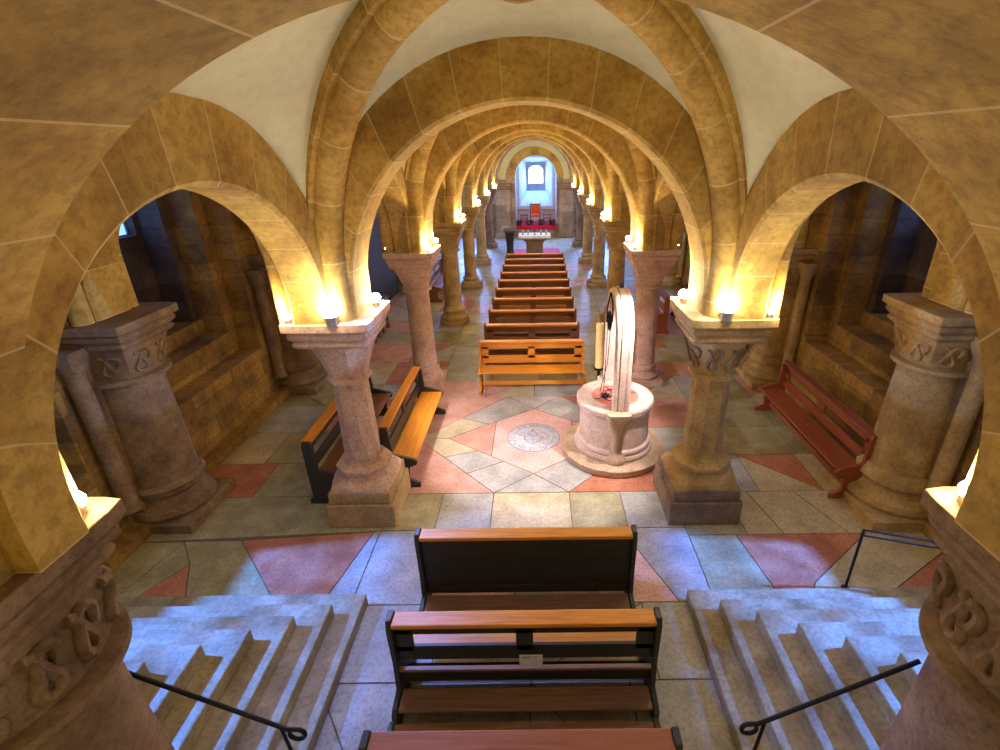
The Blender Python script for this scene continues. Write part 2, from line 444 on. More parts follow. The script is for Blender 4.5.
# wall panels above the arches up to the aisle vaults are carried by the arches; end wall with niche
wn = 0
for sg, hs in ((-1, HL), (1, HR)):
    for (c, w0, w1, z0, z1) in hs:
        wn += 1
        mb = MB(); a, b = sorted((sg * 6.36, sg * 6.37)); mb.box(a, b, w0, w1, z0, z1)
        o = struct(mb.build('window_%d' % wn, M['pane']), 'blue daylight window high in the dark wall recess')
        mb = MB(); x = sg * 6.33
        nb = 4
        for i in range(nb + 1):
            y = w0 + (w1 - w0) * i / nb; mb.box(x - .015, x + .015, y - .014, y + .014, z0, z1)
        for i in range(3):
            z = z0 + (z1 - z0) * i / 2; mb.box(x - .015, x + .015, w0, w1, z - .014, z + .014)
        for i in range(nb):
            y = w0 + (w1 - w0) * i / nb; dy = (w1 - w0) / nb
            if i % 2: mb.tube([(x, y, z0), (x, y + dy, (z0 + z1) / 2)], .008, 6)
            else: mb.tube([(x, y + dy, z0), (x, y, (z0 + z1) / 2)], .008, 6)
        mb.build('window_bars', M['lead'], o)

# end wall: arch opening into a whitewashed niche
def end_wall():
    mb = MB(); y0, y1 = YE, YE + .35
    nx = .08; hw = 1.10; zs = 3.0; nseg = 24
    top = 5.6
    # strips left/right of the opening, with side window slots
    for s in (-1, 1):
        wx0, wx1 = 3.0, 3.9; wz0, wz1 = 1.3, 3.4
        xs = sorted((nx + s * hw, s * wx0)); mb.box(xs[0], xs[1], y0, y1, 0, top)
        xs = sorted((s * wx1, s * 6.4)); mb.box(xs[0], xs[1], y0, y1, 0, top)
        xs = sorted((s * wx0, s * wx1)); mb.box(xs[0], xs[1], y0, y1, 0, wz0); mb.box(xs[0], xs[1], y0, y1, wz1, top)
    # spandrel above the arch
    for yy, fl in ((y0, 0), (y1, 1)):
        pass
    pts = [(nx - hw * math.cos(PI * i / nseg), zs + hw * math.sin(PI * i / nseg)) for i in range(nseg + 1)]
    vs = []; fs = []
    for (x, z) in pts: vs += [(x, y0, z), (x, y0, top), (x, y1, z)]
    for i in range(nseg):
        a = i * 3; b = a + 3
        fs += [(a, b, b + 1, a + 1), (a, a + 2, b + 2, b)]
    mb.add(vs, fs)
    mb.box(nx - hw, nx + hw, y0, y1, 0, .40)              # raised niche sill
    mb.box(-5, -1.15, YE - .25, YE, 0, .22); mb.box(1.3, 5, YE - .25, YE, 0, .22)   # bench course
    struct(mb.build('wall_end', M['endwall']))
    # voussoirs round the niche
    mb = MB(); arch_mesh(mb, 'y', nx, YE - .02, .06, hw, hw, hw + .36, hw + .40, z0=zs, n=32, vn=9, ch=.01)
    struct(mb.build('trim_1', M['arch'], smooth=30))
    mb = MB(); arch_mesh(mb, 'y', 0.0, YE - .01, .05, 1.50, 1.56, 1.88, 1.84, z0=2.95, n=40, vn=3, ch=.004)
    struct(mb.build('trim_2', M['white'], smooth=30))
    # niche box (whitewashed) with splayed window
    mb = MB(); yb = YE + 2.0
    hwn = hw
    mb.box(nx - hwn - .3, nx - hwn, YE + .35, yb, .4, zs + .02); mb.box(nx + hwn, nx + hwn + .3, YE + .35, yb, .4, zs + .02)
    mb.box(nx - hwn - .3, nx + hwn + .3, YE + .35, yb + .2, .2, .4)
    vs = []; fs = []
    for i in range(nseg + 1):
        x = nx - hwn * math.cos(PI * i / nseg); z = zs + hwn * math.sin(PI * i / nseg)
        vs += [(x, YE + .3, z), (x, yb, z)]
    for i in range(nseg): a = 2 * i; fs.append((a, a + 1, a + 3, a + 2))
    mb.add(vs, fs)
    # back wall of niche as a frame around the splay
    ox0, ox1, oz0, oz1 = nx - .92, nx + .92, 1.42, 3.98
    ix0, ix1, iz0, iz1 = nx - .56, nx + .56, 2.14, 3.70
    X = [nx - hwn - .3, ox0, ox1, nx + hwn + .3]; Z = [.4, oz0, oz1, zs + hwn + .2]
    for (a, b, c, d) in ((X[0], X[3], Z[0], Z[1]), (X[0], X[1], Z[1], Z[2]), (X[2], X[3], Z[1], Z[2]), (X[0], X[3], Z[2], Z[3])):
        mb.box(a, b, yb, yb + .08, c, d)
    yd = yb + 1.3
    o4 = [(ox0, yb, oz0), (ox1, yb, oz0), (ox1, yb, oz1), (ox0, yb, oz1)]
    i4 = [(ix0, yd, iz0), (ix1, yd, iz0), (ix1, yd, iz1), (ix0, yd, iz1)]
    mb.add(o4 + i4, [(0, 1, 5, 4), (1, 2, 6, 5), (2, 3, 7, 6), (3, 0, 4, 7)])
    struct(mb.build('wall_niche', M['niche'], smooth=30))
    # window
    gx0, gx1, gz0, gz1 = nx - .42, nx + .42, 2.55, 3.52
    mb = MB(); r = (gx1 - gx0) / 2
    ps = [(gx0, gz0), (gx1, gz0)] + [(nx + r * math.cos(PI * i / 16), gz1 - r * .75 + r * .75 * math.sin(PI * i / 16)) for i in range(17)]
    mb.prism(ps, 'y', yd + .12, yd + .13)
    w = struct(mb.build('window_13', M['panew']), 'bright round-headed window in the altar niche')
    mb = MB()
    # frame plate with arched hole
    ins = [(gx0, gz0), (gx1, gz0)] + [(nx + r * math.cos(PI * i / 16), gz1 - r * .75 + r * .75 * math.sin(PI * i / 16)) for i in range(17)]
    cx, cz = nx, (iz0 + iz1) / 2
    outs = []
    for (x, z) in ins:
        dx, dz = x - cx, z - cz; q = max(abs(dx) / ((ix1 - ix0) / 2), abs(dz) / ((iz1 - iz0) / 2)); outs.append((cx + dx / q, cz + dz / q))
    n = len(ins); vs = [(x, yd, z) for x, z in ins] + [(x, yd, z) for x, z in outs] + [(x, yd + .12, z) for x, z in ins]
    fs = [(i, (i + 1) % n, n + (i + 1) % n, n + i) for i in range(n)] + [(i, 2 * n + i, 2 * n + (i + 1) % n, (i + 1) % n) for i in range(n)]
    mb.add(vs, fs)
    mb.add([(ix0, yd + .005, iz0), (ix1, yd + .005, iz0), (ix1, yd + .005, gz0), (ix0, yd + .005, gz0)], [(0, 1, 2, 3)])
    mb.build('window_surround', stone('grey_window_stone', (.25, .26, .32), (.36, .38, .46), (.45, .48, .56), scale=3), w)
    mb = MB(); mb.box(nx - .02, nx + .02, yd + .08, yd + .11, gz0, gz0 + .5); mb.box(nx, gx1, yd + .08, yd + .11, gz0 + .48, gz0 + .52); mb.build('window_bars', M['lead'], w)
    for s, k in ((-1, 14), (1, 15)):
        mb = MB(); xs = sorted((s * 3.0, s * 3.9)); mb.box(xs[0], xs[1], YE + .3, YE + .31, 1.3, 3.4)
        struct(mb.build('window_%d' % k, emit('blue_daylight_pane_%s' % ('left' if s < 0 else 'right'), (.15, .42, 1.0), 3.5)))
end_wall()
# piers with impost blocks at the end wall
for s, side in ((-1, 'left'), (1, 'right')):
    r = empty('end_pier', (s * 1.66, YE - .25, 0), label='pale square stone pier against the end wall, %s of the altar niche' % side, cat='pier')
    mb = MB(); mb.box(-.37, .37, -.15, .249, 0.22, 2.48); mb.build('shaft', M['endwall'], r, bevel=.01)
    mb = MB(); mb.loft([(.38, 2.48, 1), (.44, 2.56, 1), (.44, 2.62, 1), (.48, 2.66, 1), (.48, 2.76, 1)], 4 * 8); 
    mb.v = [(x, min(y, .249), z) for x, y, z in mb.v]; mb.build('impost', M['grey_col'], r, smooth=30)
    mb = MB(); mb.box(-.42, .42, -.22, .249, 0, .22); mb.build('base', M['endwall'], r, bevel=.01)

# ------------------------------------------------------------------ floor
def poly_inset(poly, d):
    cx = sum(p[0] for p in poly) / len(poly); cy = sum(p[1] for p in poly) / len(poly); out = []
    n = len(poly)
    # move every edge inwards and intersect
    ar = sum(poly[i][0] * poly[(i + 1) % n][1] - poly[(i + 1) % n][0] * poly[i][1] for i in range(n))
    if ar < 0: poly = poly[::-1]
    E = []
    for i in range(n):
        x0, y0 = poly[i]; x1, y1 = poly[(i + 1) % n]; l = math.hypot(x1 - x0, y1 - y0) or 1e-6
        nx_, ny_ = -(y1 - y0) / l, (x1 - x0) / l
        E.append((nx_, ny_, nx_ * x0 + ny_ * y0 + d))
    for i in range(n):
        a1, b1, c1 = E[i - 1]; a2, b2, c2 = E[i]; D = a1 * b2 - a2 * b1
        if abs(D) < 1e-6: out.append(poly[i]); continue
        out.append(((c1 * b2 - c2 * b1) / D, (a1 * c2 - a2 * c1) / D))
    return out
fm = MB()
fm.box(-6.4, 6.4, -1.6, YE + .3, -.2, -.008, 6)
def slab(poly, m, z=0.0):
    p = poly_inset(poly, .007)
    fm.prism(p, 'z', -.02, z, m)
# central square around the well
Y1, Y2, X1 = 5.58, 8.50, 1.92
cyp = 7.02
inner = dict(l=(-1.42, cyp), r=(1.42, cyp), t=(0, 8.0), b=(0, 6.02))
def cut(p, q, x):
    t = (x - p[0]) / (q[0] - p[0]); return (x, p[1] + (q[1] - p[1]) * t)
hx = .66
tl = cut(inner['l'], inner['t'], -hx); bl = cut(inner['l'], inner['b'], -hx); tr = cut(inner['t'], inner['r'], hx); br = cut(inner['b'], inner['r'], hx)
slab([bl, inner['b'], br, tr, inner['t'], tl], 5)
slab([inner['l'], bl, tl], 2); slab([inner['r'], tr, br], 2)
ol, orr = (-X1, cyp), (X1, cyp); otl, otr = (-.5, Y2), (.5, Y2); obl, obr = (-.55, Y1), (.5, Y1)
def lerp(a, b, t): return (a[0] + (b[0] - a[0]) * t, a[1] + (b[1] - a[1]) * t)
def bandq(o0, o1, i0, i1, cutt, ms):
    ts = [0] + cutt + [1]
    for k in range(len(ts) - 1):
        slab([lerp(o0, o1, ts[k]), lerp(o0, o1, ts[k + 1]), lerp(i0, i1, ts[k + 1]), lerp(i0, i1, ts[k])], ms[k % len(ms)])
bandq(ol, otl, inner['l'], inner['t'], [.45], [4, 0]); bandq(otr, orr, inner['t'], inner['r'], [.5], [0, 0])
bandq(ol, obl, inner['l'], inner['b'], [.38, .68], [4, 0, 0]); bandq(obr, orr, inner['b'], inner['r'], [.5], [0, 4])
slab([otl, otr, inner['t']], 0); slab([obl, inner['b'], obr], 0)
slab([(-X1, Y1), obl, ol], 2); slab([(X1, Y1), orr, obr], 3); slab([(-X1, Y2), ol, otl], 2); slab([(X1, Y2), otr, orr], 3)
# row of slabs in front of it
xs = [-1.92, -1.25, -.55, .5, 1.2, 1.92]
for i in range(5): slab([(xs[i], 4.86), (xs[i + 1], 4.86), (xs[i + 1], Y1), (xs[i], Y1)], [1, 0, 4, 1, 0][i])
# random slabs elsewhere
def fill(x0, x1, y0, y1, rh, rw, pal, tri=.22):
    y = y0
    while y < y1 - .05:
        h = min(random.uniform(*rh), y1 - y)
        if y1 - y - h < .3: h = y1 - y
        x = x0
        while x < x1 - .05:
            w = min(random.uniform(*rw), x1 - x)
            if x1 - x - w < .35: w = x1 - x
            m = random.choice(pal); q = [(x, y), (x + w, y), (x + w, y + h), (x, y + h)]
            z = random.uniform(-.003, .001)
            if random.random() < tri:
                m2 = random.choice(pal)
                if random.random() < .5: slab([q[0], q[1], q[2]], m, z); slab([q[0], q[2], q[3]], m2, z)
                else: slab([q[0], q[1], q[3]], m, z); slab([q[1], q[2], q[3]], m2, z)
            else: slab(q, m, z)
            x += w
        y += h
fill(-1.92, 1.92, 1.0, 3.75, (.7, 1.1), (.8, 1.3), [0, 0, 4, 0], .3)
for p_, m_ in (([(-1.92, 3.75), (-1.15, 3.75), (-.9, 4.86), (-1.92, 4.86)], 0), ([(-1.15, 3.75), (-.2, 3.75), (-.2, 4.86), (-.9, 4.86)], 5), ([(-.2, 3.75), (.7, 3.75), (.7, 4.86), (-.2, 4.86)], 0), ([(.7, 3.75), (1.55, 3.75), (1.1, 4.86), (.7, 4.86)], 5), ([(1.55, 3.75), (1.92, 3.75), (1.92, 4.86), (1.1, 4.86)], 0)): slab(p_, m_)
fill(-1.92, 1.92, Y2, 20.5, (.7, 1.1), (.7, 1.2), [0, 1, 2, 4, 0, 1])
fill(-1.92, 1.92, 20.5, YE, (.8, 1.1), (.8, 1.2), [0, 0, 4, 0], .1)
for s in (-1, 1):
    a, b = (-XW, -1.92) if s < 0 else (1.92, XW)
    fill(a, b, 1.0, 3.7, (.7, 1.1), (.8, 1.2), [0, 1])
    fill(a, b, 5.55, YE, (.75, 1.15), (.8, 1.35), [0, 1, 2, 4, 3, 1], .25)
# shaped slabs of the two aisles beside the stairs
for p, m in (([(-5, 4.70), (-1.92, 4.86), (-1.92, 5.55), (-5, 5.55)], 1),
             ([(-3.6, 4.72), (-2.0, 4.84), (-2.25, 3.7), (-2.65, 3.7)], 3), ([(-2.0, 4.84), (-1.92, 4.86), (-1.92, 3.7), (-2.25, 3.7)], 0),
             ([(-5, 4.70), (-4.3, 4.71), (-4.55, 3.7), (-5, 3.7)], 1), ([(-4.3, 4.71), (-3.6, 4.72), (-2.65, 3.7), (-3.65, 3.7), (-4.0, 4.35)], 1),
             ([(-4.0, 4.35), (-3.65, 3.7), (-4.4, 3.7)], 3), ([(-4.3, 4.71), (-4.0, 4.35), (-4.4, 3.7), (-4.55, 3.7)], 1),
             ([(1.92, 4.72), (2.65, 4.72), (2.65, 5.55), (1.92, 5.55)], 1), ([(2.65, 4.72), (3.1, 4.72), (2.95, 5.55), (2.65, 5.55)], 4),
             ([(3.1, 4.72), (3.9, 4.72), (3.6, 5.55), (2.95, 5.55)], 4), ([(3.9, 4.72), (5, 4.72), (5, 5.55), (3.6, 5.55)], 4),
             ([(2.5, 4.72), (4.1, 4.72), (3.1, 3.98), (2.9, 3.7), (2.65, 3.7)], 3), ([(1.92, 4.72), (2.5, 4.72), (2.65, 3.7), (1.92, 3.7)], 1),
             ([(4.1, 4.72), (5, 4.72), (5, 4.5), (3.6, 3.7), (2.9, 3.7), (3.1, 3.98)], 4), ([(5, 4.5), (5, 3.7), (3.6, 3.7)], 3)):
    slab(p, m)
FLO = fm.build('floor', FL + [M['mortar']]); struct(FLO)

# medallion inlaid in the floor
r = empty('floor_medallion', (0, cyp, .001), label='round grey marble medallion with coat of arms, set in the pink hexagon', cat='floor medallion')
mb = MB(); mb.loft([(.43, 0, 0), (.43, .004, 0)], 48); mb.build('disc', M['medal'], r)
mb = MB()
def ring(mb, r0, r1, z, n=56):
    vs = []; fs = []
    for i in range(n):
        t = 2 * PI * i / n; vs += [(r0 * math.cos(t), r0 * math.sin(t), z), (r1 * math.cos(t), r1 * math.sin(t), z)]
    for i in range(n): a = 2 * i; b = 2 * ((i + 1) % n); fs.append((a, b, b + 1, a + 1))
    mb.add(vs, fs)
ring(mb, .422, .432, .006); ring(mb, .325, .332, .006); mb.build('ring_line', M['ink'], r)
mb = MB(); zz = .006
def flat(mb, pts, w):
    for i in range(len(pts) - 1):
        a = Vector((*pts[i], zz)); b = Vector((*pts[i + 1], zz)); d = (b - a).normalized(); s = Vector((-d.y, d.x, 0)) * w / 2
        mb.add([a - s, b - s, b + s, a + s], [(0, 1, 2, 3)])
sh = [(-.15, .03), (.12, .03), (.12, -.09), (.05, -.17), (-.015, -.21), (-.08, -.17), (-.15, -.09), (-.15, .03)]
flat(mb, sh, .012); flat(mb, [(-.015, .03), (-.015, -.2)], .008); flat(mb, [(-.15, -.07), (.12, -.07)], .008)
flat(mb, [(-.1, .08), (-.02, .2), (.07, .08), (-.1, .08)], .012); flat(mb, [(-.02, .2), (-.02, .26)], .012); flat(mb, [(-.045, .23), (.005, .23)], .01)
flat(mb, [(-.15, .03), (-.2, .09), (-.24, .06), (-.28, .11), (-.2, .14), (-.1, .11)], .009); flat(mb, [(.07, .1), (.15, .13), (.22, .09), (.26, .0), (.22, -.08), (.14, -.06), (.17, 0), (.12, .03)], .009)
mb.build('coat_of_arms', M['ink'], r)
def text_mesh(ch, size, mt, parent, name, loc, rot, ext=.0008):
    cu = bpy.data.curves.new(name, 'FONT'); cu.body = ch; cu.size = size; cu.align_x = 'CENTER'; cu.align_y = 'CENTER'; cu.extrude = ext
    o = bpy.data.objects.new(name, cu); COL.objects.link(o)
    dg = bpy.context.evaluated_depsgraph_get(); me = bpy.data.meshes.new_from_object(o.evaluated_get(dg))
    COL.objects.unlink(o); bpy.data.objects.remove(o)
    return me
# the worn legend round the rim: capital strokes, as far as the photograph shows them
glyph = {'I': [[(0, -1), (0, 1)]], 'N': [[(-.6, -1), (-.6, 1), (.6, -1), (.6, 1)]], 'E': [[(.5, 1), (-.5, 1), (-.5, -1), (.5, -1)], [(-.5, 0), (.3, 0)]],
         'A': [[(-.6, -1), (0, 1), (.6, -1)], [(-.3, -.2), (.3, -.2)]], 'L': [[(-.5, 1), (-.5, -1), (.5, -1)]], 'R': [[(-.5, -1), (-.5, 1), (.4, .6), (-.5, 0), (.5, -1)]],
         'S': [[(.5, .9), (-.4, .7), (.4, -.5), (-.5, -.9)]], 'C': [[(.5, .8), (-.4, .7), (-.4, -.7), (.5, -.8)]], 'D': [[(-.5, -1), (-.5, 1), (.5, 0), (-.5, -1)]], 'U': [[(-.5, 1), (-.4, -.9), (.4, -.9), (.5, 1)]],
         'T': [[(-.6, 1), (.6, 1)], [(0, 1), (0, -1)]], ' ': []}
legend = 'RIII  DIN NUNCIDNSASCTUA IL  ALLIEN SICIN EL'
for i, ch in enumerate(legend):
    t = PI - 2 * PI * i / len(legend); rr = .377
    ux = Vector((math.sin(t), -math.cos(t), 0)); uy = Vector((math.cos(t), math.sin(t), 0)); c = uy * rr
    if not glyph.get(ch): continue
    mb = MB()
    for st in glyph[ch]:
        flat(mb, [tuple((c + ux * (p[0] * .022) + uy * (p[1] * .03))[:2]) for p in st], .008)
    mb.build('carved_letter', M['ink'], r)

# ------------------------------------------------------------------ columns
def scroll_band(r, zc, hh, shape_r, mt, parent, cx=0, cy=0, n=8, rad=.016):
    mb = MB()
    for k in range(n):
        t0 = 2 * PI * k / n + PI / n
        pts = []
        for i in range(22):
            u = i / 21
            # one loop of interlaced vine: S with curled ends
            a = u * 2 * PI * 1.25
            dx = (u - .5) * .9 + .28 * math.sin(a * 2); dz = math.cos(a) * (.9)
            th = t0 + dx * (PI / n) * 1.1
            rr = shape_r(th, zc + dz * hh)
            pts.append((cx + rr * math.cos(th), cy + rr * math.sin(th), zc + dz * hh))
        mb.tube(pts, rad, 6)
    mb.build('carved_scrolls', mt, parent, smooth=60)

def column(x, y, style, label, group='free-standing columns of the nave', z0=0.0):
    mcol = {'p': M['pink'], 'g': M['grey_col']}.get(style.get('m'), M['column'])
    c = empty('stone_column', (x, y, z0), label=label, cat='column', group=group)
    R = style['r']; sh = style.get('shape', 0); Hn = H - z0; zb = style['zb']; zn = style['zn']
    # plinth and moulded base
    mb = MB(); pw = style['pw']
    if style.get('tall'):
        mb.box(-pw, pw, -pw, pw, 0, .34); mb.box(-pw + .035, pw - .035, -pw + .035, pw - .035, .34, .50)
    elif style.get('round'): mb.loft([(pw, 0, 0), (pw, .12, 0), (pw - .04, .15, 0)], 40)
    else: mb.box(-pw, pw, -pw, pw, 0, .14)
    mb.build('plinth', style.get('pm', mcol), c, bevel=.015)
    z1 = .50 if style.get('tall') else .14
    h = zb - z1; q = sh if sh < 0 else 0; sq = .75 if style.get('tall') else 0
    rr = [(pw * .93, z1, sq), (pw * .97, z1 + h * .12, sq * .6), (pw * .93, z1 + h * .26, sq * .4), (pw * .78, z1 + h * .34, q), (pw * .70, z1 + h * .48, q), (pw * .70, z1 + h * .56, q),
          (pw * .78, z1 + h * .66, q), (pw * .78, z1 + h * .76, q), (R * 1.22, z1 + h * .86, q), (R * 1.15, z1 + h, q)]
    mb = MB(); mb.loft(rr, 48); mb.build('base_moulding', mcol, c, smooth=35)
    mb = MB(); tw = style.get('tw', 0)
    mb.loft([(R * (1.05 - .1 * i / 10), zb + (zn - zb) * i / 10, sh, tw * max(0, 1 - i / 3)) for i in range(11)], 48)
    mb.build('shaft', mcol, c, smooth=20 if sh < 0 else 50)
    mb = MB(); mb.loft([(R * 1.0, zn - .03, q), (R * 1.22, zn - .01, q), (R * 1.22, zn + .035, q), (R * 1.04, zn + .05, q)], 48); mb.build('necking', mcol, c, smooth=50)
    aw = style['aw']; zc = Hn - .29
    def cr(z):
        u = (z - zn) / (zc - zn); return R * 1.0 + (aw * .78 - R) * (u ** 1.25)
    def cs(z):
        u = max(0, (z - zn) / (zc - zn)); return (u ** .8) * .8 if q == 0 else -1 + 0 * u
    K = 10
    rg = []
    for i in range(K + 1):
        z = zn + (zc - zn) * i / K; u = i / K
        if q < 0 or style.get('oct'): rg.append((cr(z), z, -1))
        else: rg.append((cr(z), z, cs(z)))
    mb = MB(); mb.loft(rg, 48); cap = mb.build('capital', style.get('cm', mcol), c, smooth=25)
    if style.get('carved'):
        def shr(th, z):
            r0 = cr(z) + .004; s = cs(z)
            if q < 0 or style.get('oct'):
                u = (th - PI / 8) % (PI / 4) - PI / 8; return r0 / math.cos(u)*.985
            qq = min(r0 / max(abs(math.cos(th)), abs(math.sin(th))), r0 * 1.37); return r0 * (1 - s) + qq * s
        scroll_band(R, zn + (zc - zn) * .5, (zc - zn) * .30, shr, M['grey_col'] if style['carved'] == 2 else mcol, cap, rad=.034 if R > .4 else .022, n=12 if R > .4 else 8)
    osh = .93 if style.get('oct') else .97
    a = aw
    mb = MB(); mb.loft([(a * .80, zc - .01, osh), (a * .86, zc + .02, osh), (a * .86, zc + .05, osh), (a * .82, zc + .065, osh), (a * .91, zc + .11, osh), (a * .93, zc + .15, osh), (a * .89, zc + .165, osh), (a, zc + .20, osh), (a, Hn, osh)], 48)
    mb.build('abacus', mcol, c, smooth=25, bevel=.006)
    return c

ORDC = ['first', 'second', 'third', 'fourth', 'fifth', 'sixth']
DESC_L = ['rosy octagonal stone column with plain chamfered capital on tall plinth, front left beside the slanted pews', 'pinkish round stone column behind the left benches, second of the left row',
          'ochre round column on a rounded base, third of the left row', 'ochre round column, fourth of the left row', 'ochre round column, fifth of the left row', 'slim greyish column beside the end wall, last of the left row']
DESC_R = ['buff octagonal stone column with scroll-carved capital on tall plinth, front right beyond the well', 'rosy round stone column rising just behind the well, second of the right row',
          'ochre stone column with carved capital, third of the right row', 'ochre round column, fourth of the right row', 'ochre round column, fifth of the right row', 'slim greyish column beside the end wall, last of the right row']
for k, y in enumerate(ROWS):
    for s in (-1, 1):
        st = dict(r=.225, zb=.42, zn=1.98, pw=.36, aw=.46)
        if k == 0: st.update(r=.215, shape=-1, zb=.84, zn=1.93, pw=.45, aw=.48, tall=1, m='p' if s < 0 else None, oct=1, pm=M['column'] if s < 0 else M['grey_col'])
        if k == 0 and s < 0: st.update(tw=.35, r=.20, pw=.42)
        if k == 0 and s > 0: st.update(carved=2)
        if k == 1: st.update(m='p')
        if k == 2 and s < 0: st.update(round=1, pw=.40, zb=.5)
        if k == 2 and s > 0: st.update(carved=1)
        if k >= 3: st.update(r=.20)
        if k == 5: st.update(m='g', r=.18)
        column(s * (A - (.04 if k == 0 else 0)), y, st, (DESC_L if s < 0 else DESC_R)[k])
# entrance piers
for s, side in ((-1, 'left'), (1, 'right')):
    column(s * 2.59, 1.62, dict(r=.42, zb=.45, zn=1.98 - .0, pw=.60, aw=.50, m='g', carved=2, cm=M['grey_col']), 'massive dark entrance column with carved capital in the bottom %s corner' % side, 'entrance columns')  # dark stone colour also carries the shade of the near corners
# aisle responds
RD = ['beside the first free-standing column', 'beside the second free-standing column', 'beside the third free-standing column', 'beside the fourth free-standing column', 'beside the fifth free-standing column', 'beside the last free-standing column']
for k, y in enumerate(ROWS):
    for s, side in ((-1, 'left'), (1, 'right')):
        c = column(s * (XW - .22), y, dict(r=.36 if k == 0 else .32, zb=.62, zn=2.02, pw=(.60 if s > 0 else .50) if k == 0 else .50, aw=.50, carved=1 if k < 2 else 0, m='g' if s < 0 else None), 'stout wall column of the %s aisle, %s' % (side, RD[k]), 'wall columns of the aisles')
        mb = MB()
        for dy in (-.5, .5):
            mb.loft([(.13, .42, 0), (.10, .5, 0), (.095, 2.2, 0), (.15, 2.4, .6), (.15, 2.5, 1)], 16, cx=s * .12, cy=dy)
        mb.build('corner_shaft', M['grey_col'] if s < 0 else M['column'], c, smooth=40)
        mb = MB(); x0, x1 = sorted((s * .06, s * .42)); mb.box(x0, x1, -.42, .42, 0, 4.3); mb.build('pilaster', M['wall'], c)

# ------------------------------------------------------------------ stairs
def stairs(s, side):
    xb = 1.74 if s < 0 else 1.62; st = empty('stone_staircase', (s * 3.2, 2.4, 0), label='grey stone corner staircase descending to the nave floor at the bottom %s' % side, cat='staircase')
    for k in range(7):
        x0 = xb + .24 * k; y1 = 3.78 - .245 * k; z1 = .14 * (k + 1); z0 = .14 * k
        mb = MB(); a, b = sorted((s * x0 - s * 3.2, s * 4.72 - s * 3.2)); mb.box(a, b, .95 - 2.4, y1 - 2.4, z0, z1)
        mb.build('step', M['step'], st, bevel=.012)
    return st
stairs(-1, 'left'); stairs(1, 'right')

def handrail(s, side):
    h = empty('handrail', (-1.72 if s < 0 else 1.62, 2.17, 0), label='black wrought iron handrail with curled end over the %s staircase' % side, cat='handrail')
    mb = MB()
    p0 = Vector((-s * .0, 0, .64)); p1 = Vector((s * .95, 0, 1.28))
    pts = [p1 + (p0 - p1) * (i / 8) for i in range(9)]
    cx = -s * .03
    curl = [(-s * .06 - s * .055 * math.sin(a), 0, .64 - .075 + .055 * math.cos(a) + .02) for a in [i * PI / 7 for i in range(1, 13)]]
    mb.tube(pts + [Vector(c) for c in curl], .016, 8); mb.build('rail', M['iron'], h, smooth=60)
    mb = MB(); mb.tube([(s * .04, 0, .66), (s * .02, 0, .30), (s * .02, 0, 0)], .013, 8); mb.build('post', M['iron'], h, smooth=60)
handrail(-1, 'left'); handrail(1, 'right')
h = empty('guard_rail', (3.38, 3.9, 0), label='low black iron guard rail standing beyond the right staircase', cat='railing')
mb = MB(); mb.tube([(0, 0, .012), (0, 0, .80)], .014, 8); mb.build('post', M['iron'], h, smooth=60)
mb = MB(); mb.loft([(.045, 0, 0), (.03, .02, 0)], 16); mb.build('foot_plate', M['iron'], h, smooth=60)
mb = MB(); mb.tube([(0, 0, .80), (.75, -.22, .80)], .009, 8); mb.build('bar', M['iron'], h, smooth=60)
mb = MB(); mb.tube([(0, 0, .73), (.75, -.22, .73)], .009, 8); mb.build('bar', M['iron'], h, smooth=60)
mb = MB(); mb.tube([(.75, -.22, .05), (.75, -.22, .81)], .014, 8); mb.build('post', M['iron'], h, smooth=60)

